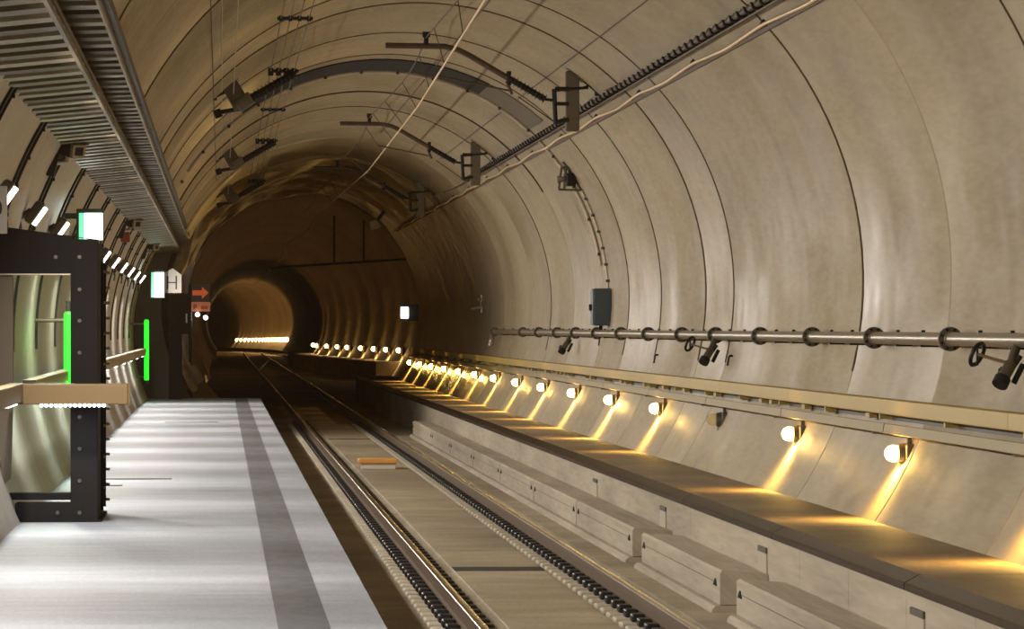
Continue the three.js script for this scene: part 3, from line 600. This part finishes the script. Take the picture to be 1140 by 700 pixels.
// things out in the dark part
for (const [px, py, l] of [[417, 250, 'lower left'], [453, 225, 'upper right']]) { const p = at(px, py, 121), t = thing('line_insulator', `pale disc insulator in the dark vault, ${l} of the two`, 'insulator', 'pale disc insulators'); const g = new THREE.CylinderGeometry(0.11, 0.15, 0.22, 14); g.rotateZ(0.3); g.translate(p.x, p.y, p.z); part('disc', g, M.white, t); part('hanger', [rod(p, p.clone().add(new THREE.Vector3(0.25, 0.35, 0)), 0.05)], M.black, t); }
{ const p = at(450.5, 348, 196), t = thing('wall_light', 'small white light panel glowing in the dark cavern', 'lamp'); part('glow_panel', obox(p, 0.32, 0.46, 0.06), M.glowWhite, t); part('light_housing', obox(p.clone().add(new THREE.Vector3(0.3, 0, -0.2)), 1.0, 0.7, 0.2), M.black, t); const l = new THREE.PointLight(0xfff2e0, 0.3, 0, 2); l.position.set(p.x, p.y, p.z + 0.2); l.castShadow = true; t.add(l); }
{ const t = thing('pipe_stand', 'small pale bracket on the dark right wall past the pipe end', 'bracket'), p = at(536, 338, 104.5); part('upright', [rod(V(5.83, p.y - 0.2, 104.5), V(5.83, p.y + 0.2, 104.5), 0.028, 8)], M.palewire, t); part('arm', rod(V(5.83, p.y - 0.08, 104.5), V(5.6, p.y - 0.11, 104.3), 0.022, 8), M.palewire, t); part('arm', rod(V(5.83, p.y + 0.11, 104.5), V(5.74, p.y + 0.1, 104.4), 0.022, 8), M.palewire, t); part('wall_foot', box(5.82, 5.95, p.y - 0.06, p.y + 0.06, 104.45, 104.55), M.housing, t); }
{ const t = thing('steel_beam', 'long thin steel beam spanning the dark cavern', 'beam'); part('beam', [rod(at(300, 298, 190), at(475, 287, 190), 0.05), rod(at(372, 292, 190), at(372, 240, 190), 0.04), rod(at(405, 290, 190), at(405, 245, 190), 0.04)], M.black, t); }

// ---------------------------------------------------------------- left wall: lamps, conduits, cameras, signs
const lampLabel = ['nearest', 'second', 'third', 'fourth', 'fifth', 'sixth', 'seventh', 'eighth', 'ninth', 'tenth', 'eleventh', 'twelfth', 'thirteenth', 'fourteenth', 'fifteenth', 'sixteenth'];
WALL_LAMP_Z.forEach((Z, k) => {
  const t = thing('wall_lamp', `white tube lamp on the left wall under the canopy, ${lampLabel[k]} from the camera`, 'lamp', 'white lamps under the canopy');
  t.position.copy(V(-1.6, EYE + 0.98, Z)); const tilt = -0.62;             // faces out over the platform and down
  const q = new THREE.Quaternion().setFromAxisAngle(new THREE.Vector3(0, 0, 1), tilt), v = (x, y, z) => new THREE.Vector3(x, y, z).applyQuaternion(q);
  const ob = (x, y, z, sx, sy, sz, r = 0) => { const g = r ? new RoundedBoxGeometry(sx, sy, sz, 2, r) : new THREE.BoxGeometry(sx, sy, sz); g.translate(x, y, z); g.applyQuaternion(q); return g; };
  part('lamp_housing', ob(-0.06, 0, 0, 0.09, 0.22, 0.34, 0.03), M.housing, t);
  part('diffuser', ob(-0.005, 0, 0, 0.03, 0.19, 0.31, 0.012), M.glowWhite, t);
  part('bracket', [rod(v(-0.1, 0, 0), new THREE.Vector3(-0.2, -0.02, 0), 0.025), obox(new THREE.Vector3(-0.19, -0.03, 0), 0.03, 0.16, 0.12, 0, 0, 0.2)], M.post, t);
  const l = new THREE.RectAreaLight(0xfff6ec, WALL_LAMP_POWER, 0.3, 0.18);
  l.position.copy(v(0.02, 0, 0)); l.lookAt(v(1.02, 0, 0).add(t.position).sub(t.position)); t.add(l);
});
// cables running down the wall from the canopy to the lamps
for (let k = 0; k < 13; k++) {
  const Z = 32.6 + k * 6.05 * 0.92, t = thing('wall_cable', `black clipped cable curving down the left wall, ${['nearest', 'second', 'third', 'fourth', 'fifth', 'sixth', 'seventh', 'eighth', 'ninth', 'tenth', 'eleventh', 'twelfth', 'farthest'][k]} from the camera`, 'cable', 'cables on the left wall');
  const pts = []; for (let i = 0; i <= 7; i++) { const y = 3.3 - i * 0.115; pts.push(V(leftX(y) + 0.03, y, Z)); }
  pts.push(V(leftX(2.42) + 0.05, 2.42, Z + 0.25), V(leftX(2.3) + 0.06, 2.36, Z + 0.7));
  part('cable_strand', tube(pts, 0.014, 28, 6), M.rubber, t);
  for (let i = 1; i < 8; i += 2) part('clip', obox(V(leftX(pts[i].y) + 0.025, pts[i].y, Z), 0.06, 0.03, 0.08), M.black, t);
}
function cctv(Z, label) {
  const t = thing('security_camera', label, 'camera', 'cameras under the canopy'), y = EYE + 1.64, x = -1.42; t.position.copy(V(x, y, Z));
  const b = (cx, cy, cz, sx, sy, sz, r = 0.01) => { const g = new RoundedBoxGeometry(sx, sy, sz, 1, r); g.translate(cx, cy, cz); g.rotateX(0.2); g.rotateY(0.62); return g; };
  const cb = part('camera_body', b(0, 0, -0.06, 0.13, 0.13, 0.55), M.camgrey, t);
  part('sun_shield', b(0, 0.075, -0.04, 0.155, 0.016, 0.62, 0.005), M.camgrey, cb);
  const lh = part('lens_hood', b(0, 0, 0.21, 0.14, 0.13, 0.05), M.galv, t);
  part('lens', b(0, 0, 0.232, 0.085, 0.075, 0.02, 0.005), M.black, lh);
  const wx = leftX(y - 0.15) - x;
  part('mount_arm', [rod(new THREE.Vector3(0.02, -0.05, 0), new THREE.Vector3(0, -0.13, 0), 0.03), rod(new THREE.Vector3(0.02, -0.13, 0), new THREE.Vector3(wx, -0.14, 0), 0.028)], M.galv, t);
  part('wall_plate', [obox(new THREE.Vector3(wx + 0.03, -0.1, 0), 0.07, 0.34, 0.2, 0, 0, -0.25)], M.rubber, t);
}
cctv(42.8, 'largest security camera on a wall bracket under the canopy');
cctv(72.8, 'middle security camera under the canopy beyond the lit exit sign');
cctv(94, 'smallest security camera near the end of the canopy');
{ const p = at(147, 262, 74), t = thing('alarm_box', 'small reddish alarm box on the left wall below the middle camera', 'alarm'); part('box_body', obox(V(leftX(p.y) + 0.06, p.y, 74), 0.14, 0.22, 0.2, 0, 0, 0, 0.02), M.redsign, t); }

// writing and signs
function canvasTex(w, h, draw) { const c = document.createElement('canvas'); c.width = w; c.height = h; const x = c.getContext('2d'); draw(x, w, h); const t = new THREE.CanvasTexture(c); t.colorSpace = THREE.SRGBColorSpace; return t; }
function face(w, h, tex, emissive = 0) {
  return std(emissive ? { map: tex, emissive: 0xffffff, emissiveMap: tex, emissiveIntensity: emissive, roughness: 0.5 } : { map: tex, roughness: 0.5 });
}
{
  const t = thing('number_plate', 'white number plate cut by the left edge of view', 'sign'), a = at(8, 207, 33), b = at(-26, 260, 33), w = a.x - b.x, h = a.y - b.y;
  part('plate', box(b.x, a.x, b.y, a.y, 33, 33.03, 0.006), M.white, t);
  const tx = canvasTex(128, 192, (x, W, H) => { x.fillStyle = '#d9d6cc'; x.fillRect(0, 0, W, H); x.fillStyle = '#3a3632'; x.font = 'bold 84px sans-serif'; x.textAlign = 'right'; x.fillText('0', W - 16, 118); });
  const g = new THREE.PlaneGeometry(w - 0.012, h - 0.012); g.translate((a.x + b.x) / 2, (a.y + b.y) / 2, -32.998); part('lettering', g, face(w, h, tx), t);
  part('plate_bracket', box(leftX(2.4) - 0.02, b.x + 0.06, 2.38, 2.46, 33.03, 33.07), M.post, t);
}
function exitBox(Z, px0, px1, py0, py1, label, power) {
  const t = thing('exit_sign', label, 'sign', 'lit exit signs'), a = at(px1, py0, Z), b = at(px0, py1, Z), w = a.x - b.x;
  part('sign_housing', box(b.x - 0.02, a.x, b.y - 0.01, a.y + 0.045, Z + 0.02, Z + 0.3, 0.01), M.darkgreen, t);
  part('light_panel', box(b.x + w * 0.24, a.x - 0.005, b.y, a.y, Z, Z + 0.03, 0.004), M.glowSign, t);
  part('green_panel', box(b.x + w * 0.03, b.x + w * 0.235, b.y, a.y, Z, Z + 0.03, 0.004), M.glowMint, t);
  part('wall_arm', box(leftX((a.y + b.y) / 2) - 0.02, b.x, a.y - 0.06, a.y, Z + 0.1, Z + 0.16), M.darkgreen, t);
  const l = new THREE.RectAreaLight(0xeafff4, power, w * 0.7, a.y - b.y); l.position.set((a.x + b.x) / 2 + 0.02, (a.y + b.y) / 2, -Z + 0.05); t.add(l); l.lookAt(l.position.x, l.position.y, 0);
}
exitBox(50, 87, 115, 237, 267, 'large lit green and white exit sign above the black frame', 6);
exitBox(98, 168, 183, 303, 331, 'far lit green and white exit sign beside the H board', 6);
{
  const Z = 98.4, t = thing('stop_board', 'white house shaped board with a black letter H', 'sign'), p = (x, y) => { const q = at(x, y, Z); return [q.x, q.y]; };
  const o = [p(182.5, 326), p(182.5, 304), p(192, 298.5), p(202, 306), p(202, 326)];
  part('board', sweep(o, Z, Z + 0.04), M.white, t);
  const bar = (x0, x1, y0, y1) => { const a = at(x0, y0, Z - 0.012), b = at(x1, y1, Z - 0.012); return box(a.x, b.x, b.y, a.y, Z - 0.012, Z); };
  part('letter', [bar(185.8, 187.5, 307, 322), bar(195.4, 197, 307, 322), bar(186.8, 196, 313.8, 315)], M.black, t);
  const q = p(192, 326); part('support_arm', [box(-1.35, q[0], p(0, 312)[1] - 0.03, p(0, 312)[1] + 0.03, Z + 0.05, Z + 0.11)], M.post, t);
}
{
  const Z = 120, t = thing('arrow_sign', 'dark sign with an orange arrow pointing right', 'sign'), a = at(233.5, 316, Z), b = at(213, 335.5, Z);
  part('panel', box(b.x, a.x, b.y, a.y, Z, Z + 0.05), M.grey, t);
  const tx = canvasTex(160, 160, (x, W, H) => { x.fillStyle = '#3a2f2b'; x.fillRect(0, 0, W, H); x.fillStyle = '#ea6c3c'; x.beginPath(); x.moveTo(10, 58); x.lineTo(92, 58); x.lineTo(92, 26); x.lineTo(152, 80); x.lineTo(92, 136); x.lineTo(92, 104); x.lineTo(10, 104); x.fill(); });
  const g = new THREE.PlaneGeometry(a.x - b.x, a.y - b.y); g.translate((a.x + b.x) / 2, (a.y + b.y) / 2, -Z + 0.003); part('arrow', g, face(1, 1, tx, 0.35), t);
  const u = thing('letter_sign', 'pale red sign with the letter P below the arrow sign', 'sign'), c = at(234, 336, Z), d = at(212.5, 346.5, Z);
  part('panel', box(d.x, c.x, d.y, c.y, Z, Z + 0.05), M.grey, u);
  const ty = canvasTex(192, 96, (x, W, H) => { x.fillStyle = '#c8785c'; x.fillRect(0, 0, W, H); x.fillStyle = '#6a2a20'; x.font = 'bold 72px sans-serif'; x.fillText('P', 20, 76); x.fillStyle = '#a04a34'; x.fillRect(100, 40, 70, 34); });
  const e = new THREE.PlaneGeometry(c.x - d.x, c.y - d.y); e.translate((c.x + d.x) / 2, (c.y + d.y) / 2, -Z + 0.003); part('lettering', e, face(1, 1, ty, 0.3), u);
  part('sign_post', [rod(V(b.x - 0.02, -0.8, Z + 0.1), V(b.x - 0.02, a.y, Z + 0.1), 0.05)], M.black, t);
  for (const [px, py, l] of [[219.8, 350, 'left'], [229, 353.5, 'right']]) { const p = at(px, py, Z), s = thing('signal_light', `small white signal light below the P sign, ${l} of two`, 'lamp', 'white signal lights'); const bulb = new THREE.SphereGeometry(0.058, 12, 8); bulb.translate(p.x, p.y, p.z); part('lens', bulb, M.glowWhite, s); part('signal_housing', [rod(p.clone().add(new THREE.Vector3(0, 0, -0.03)), p.clone().add(new THREE.Vector3(0, 0, -0.25)), 0.075, 12)], M.black, s); const li = new THREE.PointLight(0xffffff, 0.3); li.position.copy(p); li.castShadow = true; s.add(li); }
}
// dark door leaf standing at the end wall
{ const t = thing('end_door', 'tall black door leaf standing open at the platform end', 'door'); const a = at(187, 327, 102.5), b = at(213, 372, 102.5); const dl = part('door_leaf', box(a.x, b.x, b.y, a.y, 102.5, 102.6, 0.01), M.frame, t); part('door_foot', box(a.x + 0.02, b.x - 0.2, -0.0, b.y, 102.5, 102.58), M.frame, t); part('handle', box(b.x - 0.12, b.x - 0.09, b.y + 0.25, b.y + 0.45, 102.44, 102.5), M.galv, dl); }

// green guide tubes
function greenTube(Z, label, y0) {
  const t = thing('guide_light', label, 'lamp', 'green guide lights'), x = -1.58, y1 = 1.75;
  const g = new THREE.CapsuleGeometry(0.05, y1 - y0 - 0.1, 4, 12); g.translate(x, (y0 + y1) / 2, -Z);
  part('tube', g, M.glowGreen, t);
  part('end_cap', [rod(V(x, y0 - 0.05, Z), V(x, y0 + 0.03, Z), 0.058, 12), rod(V(x, y1 - 0.02, Z), V(x, y1 + 0.1, Z), 0.03, 12)], M.rubber, t);
  part('bracket', [y0 + 0.1, y1 - 0.1].map(y => rod(V(x, y, Z + 0.05), V(leftX(y), y, Z + 0.05), 0.02)), M.post, t);
  for (const y of [1.0, 1.45]) { const l = new THREE.PointLight(0x20ff30, 0.12, 0, 2); l.position.copy(V(x + 0.09, y, Z - 0.03)); l.castShadow = true; t.add(l); }
}
greenTube(48.7, 'glowing green tube seen through the glass of the black frame', 0.86);
greenTube(99.6, 'glowing green tube at the far end of the platform wall', 0.42);

// ---------------------------------------------------------------- left handrail with light strips underneath
function ledStrip(t, x, y, Z0, Z1, power) {
  part('led_strip', box(x - 0.02, x + 0.02, y - 0.012, y, Z0, Z1), M.led, t);
  const l = new THREE.RectAreaLight(0xf2f6ff, power, Z1 - Z0, 0.05); l.position.copy(V(x, y - 0.02, (Z0 + Z1) / 2)); l.rotation.set(-Math.PI / 2, 0, Math.PI / 2); t.add(l);
}
const RX0 = -1.70, RX1 = -1.58, RY0 = 0.98, RY1 = 1.13;
{
  const t = thing('wall_handrail', 'beige boxed handrail on the left wall in front of the black frame', 'handrail', 'left wall handrails');
  part('rail_length', box(RX0, RX1, RY0, RY1, 12, 37.7, 0.012), M.beige, t);
  for (let Z = 14; Z < 37; Z += 4) part('bracket', box(leftX(1.05) - 0.03, RX0 + 0.02, 1.02, 1.08, Z, Z + 0.08), M.post, t);
  for (let k = 0; k < 4; k++) ledStrip(t, -1.62, RY0, 17.2 + k * 6.05, 18.8 + k * 6.05, LED_POWER);
  const u = thing('wall_handrail', 'beige boxed handrail on the left wall behind the black frame', 'handrail', 'left wall handrails');
  part('rail_length', box(RX0, RX1, RY0, RY1, 40.2, 99.2, 0.012), M.beige, u);
  for (let Z = 42; Z < 99; Z += 4) part('bracket', box(leftX(1.05) - 0.03, RX0 + 0.02, 1.02, 1.08, Z, Z + 0.08), M.post, u);
  for (let k = 0; k < 10; k++) ledStrip(u, -1.62, RY0, 40.9 + k * 6.05, 42.5 + k * 6.05, LED_POWER);
}
{
  const t = thing('barrier_rail', 'beige boxed rail with white lights crossing in front of the black frame', 'handrail');
  const a = at(33, 427, 37.6), b = at(143, 450, 37.6);
  part('rail_beam', box(RX0 + 0.02, b.x, b.y, a.y, 37.5, 37.72, 0.012), M.beige, t);
  part('end_cap', box(b.x, b.x + 0.012, b.y + 0.004, a.y - 0.004, 37.51, 37.71), M.beige, t);
  for (let i = 0; i < 14; i++) { const g = new THREE.SphereGeometry(0.0155, 8, 6); const p = at(46 + i * 5.35, 450.5, 37.5); g.translate(p.x, b.y - 0.006, -37.51); part('led', g, M.led, t); }
  const x0 = at(46, 450, 37.5).x, x1 = at(117, 450, 37.5).x;
  const l = new THREE.RectAreaLight(0xf2f6ff, LED_POWER * 1.2, x1 - x0, 0.1); l.position.copy(V((x0 + x1) / 2, b.y - 0.03, 37.58)); l.rotation.x = -Math.PI / 2; t.add(l);
  part('frame_bracket', box(-1.15, -1.08, b.y + 0.04, a.y - 0.04, 37.7, 38.02), M.post, t);
}
// ---------------------------------------------------------------- black steel frame with glass
{
  const t = thing('glazed_frame', 'black bolted steel frame with a glass pane standing on the platform', 'glazed frame'); const Z = 38, p = (x, y) => { const q = at(x, y, Z); return [q.x, q.y]; };
  const [xi, yt] = p(78.5, 304.5), [xr] = p(109, 400), ys = 0, [xl] = p(14, 400);
  const jx = leftX(1.4) + 0.02;
  const post = part('post', box(xi, xr, 0, p(0, 266)[1], Z, Z + 0.3, 0.008), M.frame, t);
  part('side_wall', box(xr - 0.06, xr, 0, p(0, 267)[1] - 0.02, Z + 0.3, Z + 1.85, 0.006), M.frame, t);
  part('head_beam', sweep([[jx - 0.02, yt], [xi + 0.02, yt], [xi + 0.02, p(0, 263)[1]], [xr, p(0, 267)[1]], [xr, p(0, 267)[1] + 0.003], p(9.5, 253), [jx - 0.02, p(0, 253)[1]]], Z + 0.003, Z + 0.28), M.frame, t);
  part('head_lip', box(jx, xi, yt - 0.012, yt, Z - 0.01, Z + 0.05), M.steel, t);
  part('wall_jamb', sweep([[leftX(0.3) - 0.02, 0.3], [xl - 0.02, 0.35], [xl, 1.0], [xl, yt], [jx - 0.05, yt]], Z + 0.05, Z + 0.2), M.post, t);
  part('sill', box(leftX(0.05) - 0.02, xi + 0.01, 0, p(0, 560)[1], Z, Z + 0.3, 0.006), M.frame, t);
  part('sill_rail', box(leftX(0.2) - 0.02, xi + 0.01, p(0, 557)[1], p(0, 549)[1], Z + 0.1, Z + 0.3, 0.006), M.frame, t);
  part('glass_pane', box(leftX(1.2), xi + 0.01, p(0, 551)[1], yt + 0.01, Z + 0.14, Z + 0.15), M.glass, t);
  // bolts on the front
  const bolt = (x, y) => { const q = p(x, y), g = rod(V(q[0], q[1], Z - 0.012), V(q[0], q[1], Z + 0.01), 0.016, 10); part('bolt', g, M.housing, post); };
  for (const y of [286, 322, 357, 392.5, 428, 464, 499.5, 535, 570.5]) if (y < 420 || y > 455) bolt(88.5, y);
  bolt(62, 286); bolt(64, 570.5);
  // vertical strips with studs along the side
  for (const d of [0.9, 1.75]) part('side_strip', box(xr, xr + 0.022, 0.06, p(0, 290)[1], Z + d, Z + d + 0.06), M.frame, t);
  for (let i = 0; i < 16; i++) { const y = 0.12 + i * 0.128; part('stud', rod(V(xr, y, Z + 1.78), V(xr + 0.055, y, Z + 1.78), 0.013, 8), M.steel, t); if (i % 2) part('stud', rod(V(xr, y, Z + 0.93), V(xr + 0.04, y, Z + 0.93), 0.011, 8), M.steel, t); }
  part('base_plate', box(xi - 0.02, xr + 0.03, 0, 0.02, Z + 0.02, Z + 1.88), M.frame, t);
}
renderer.render(scene, camera);
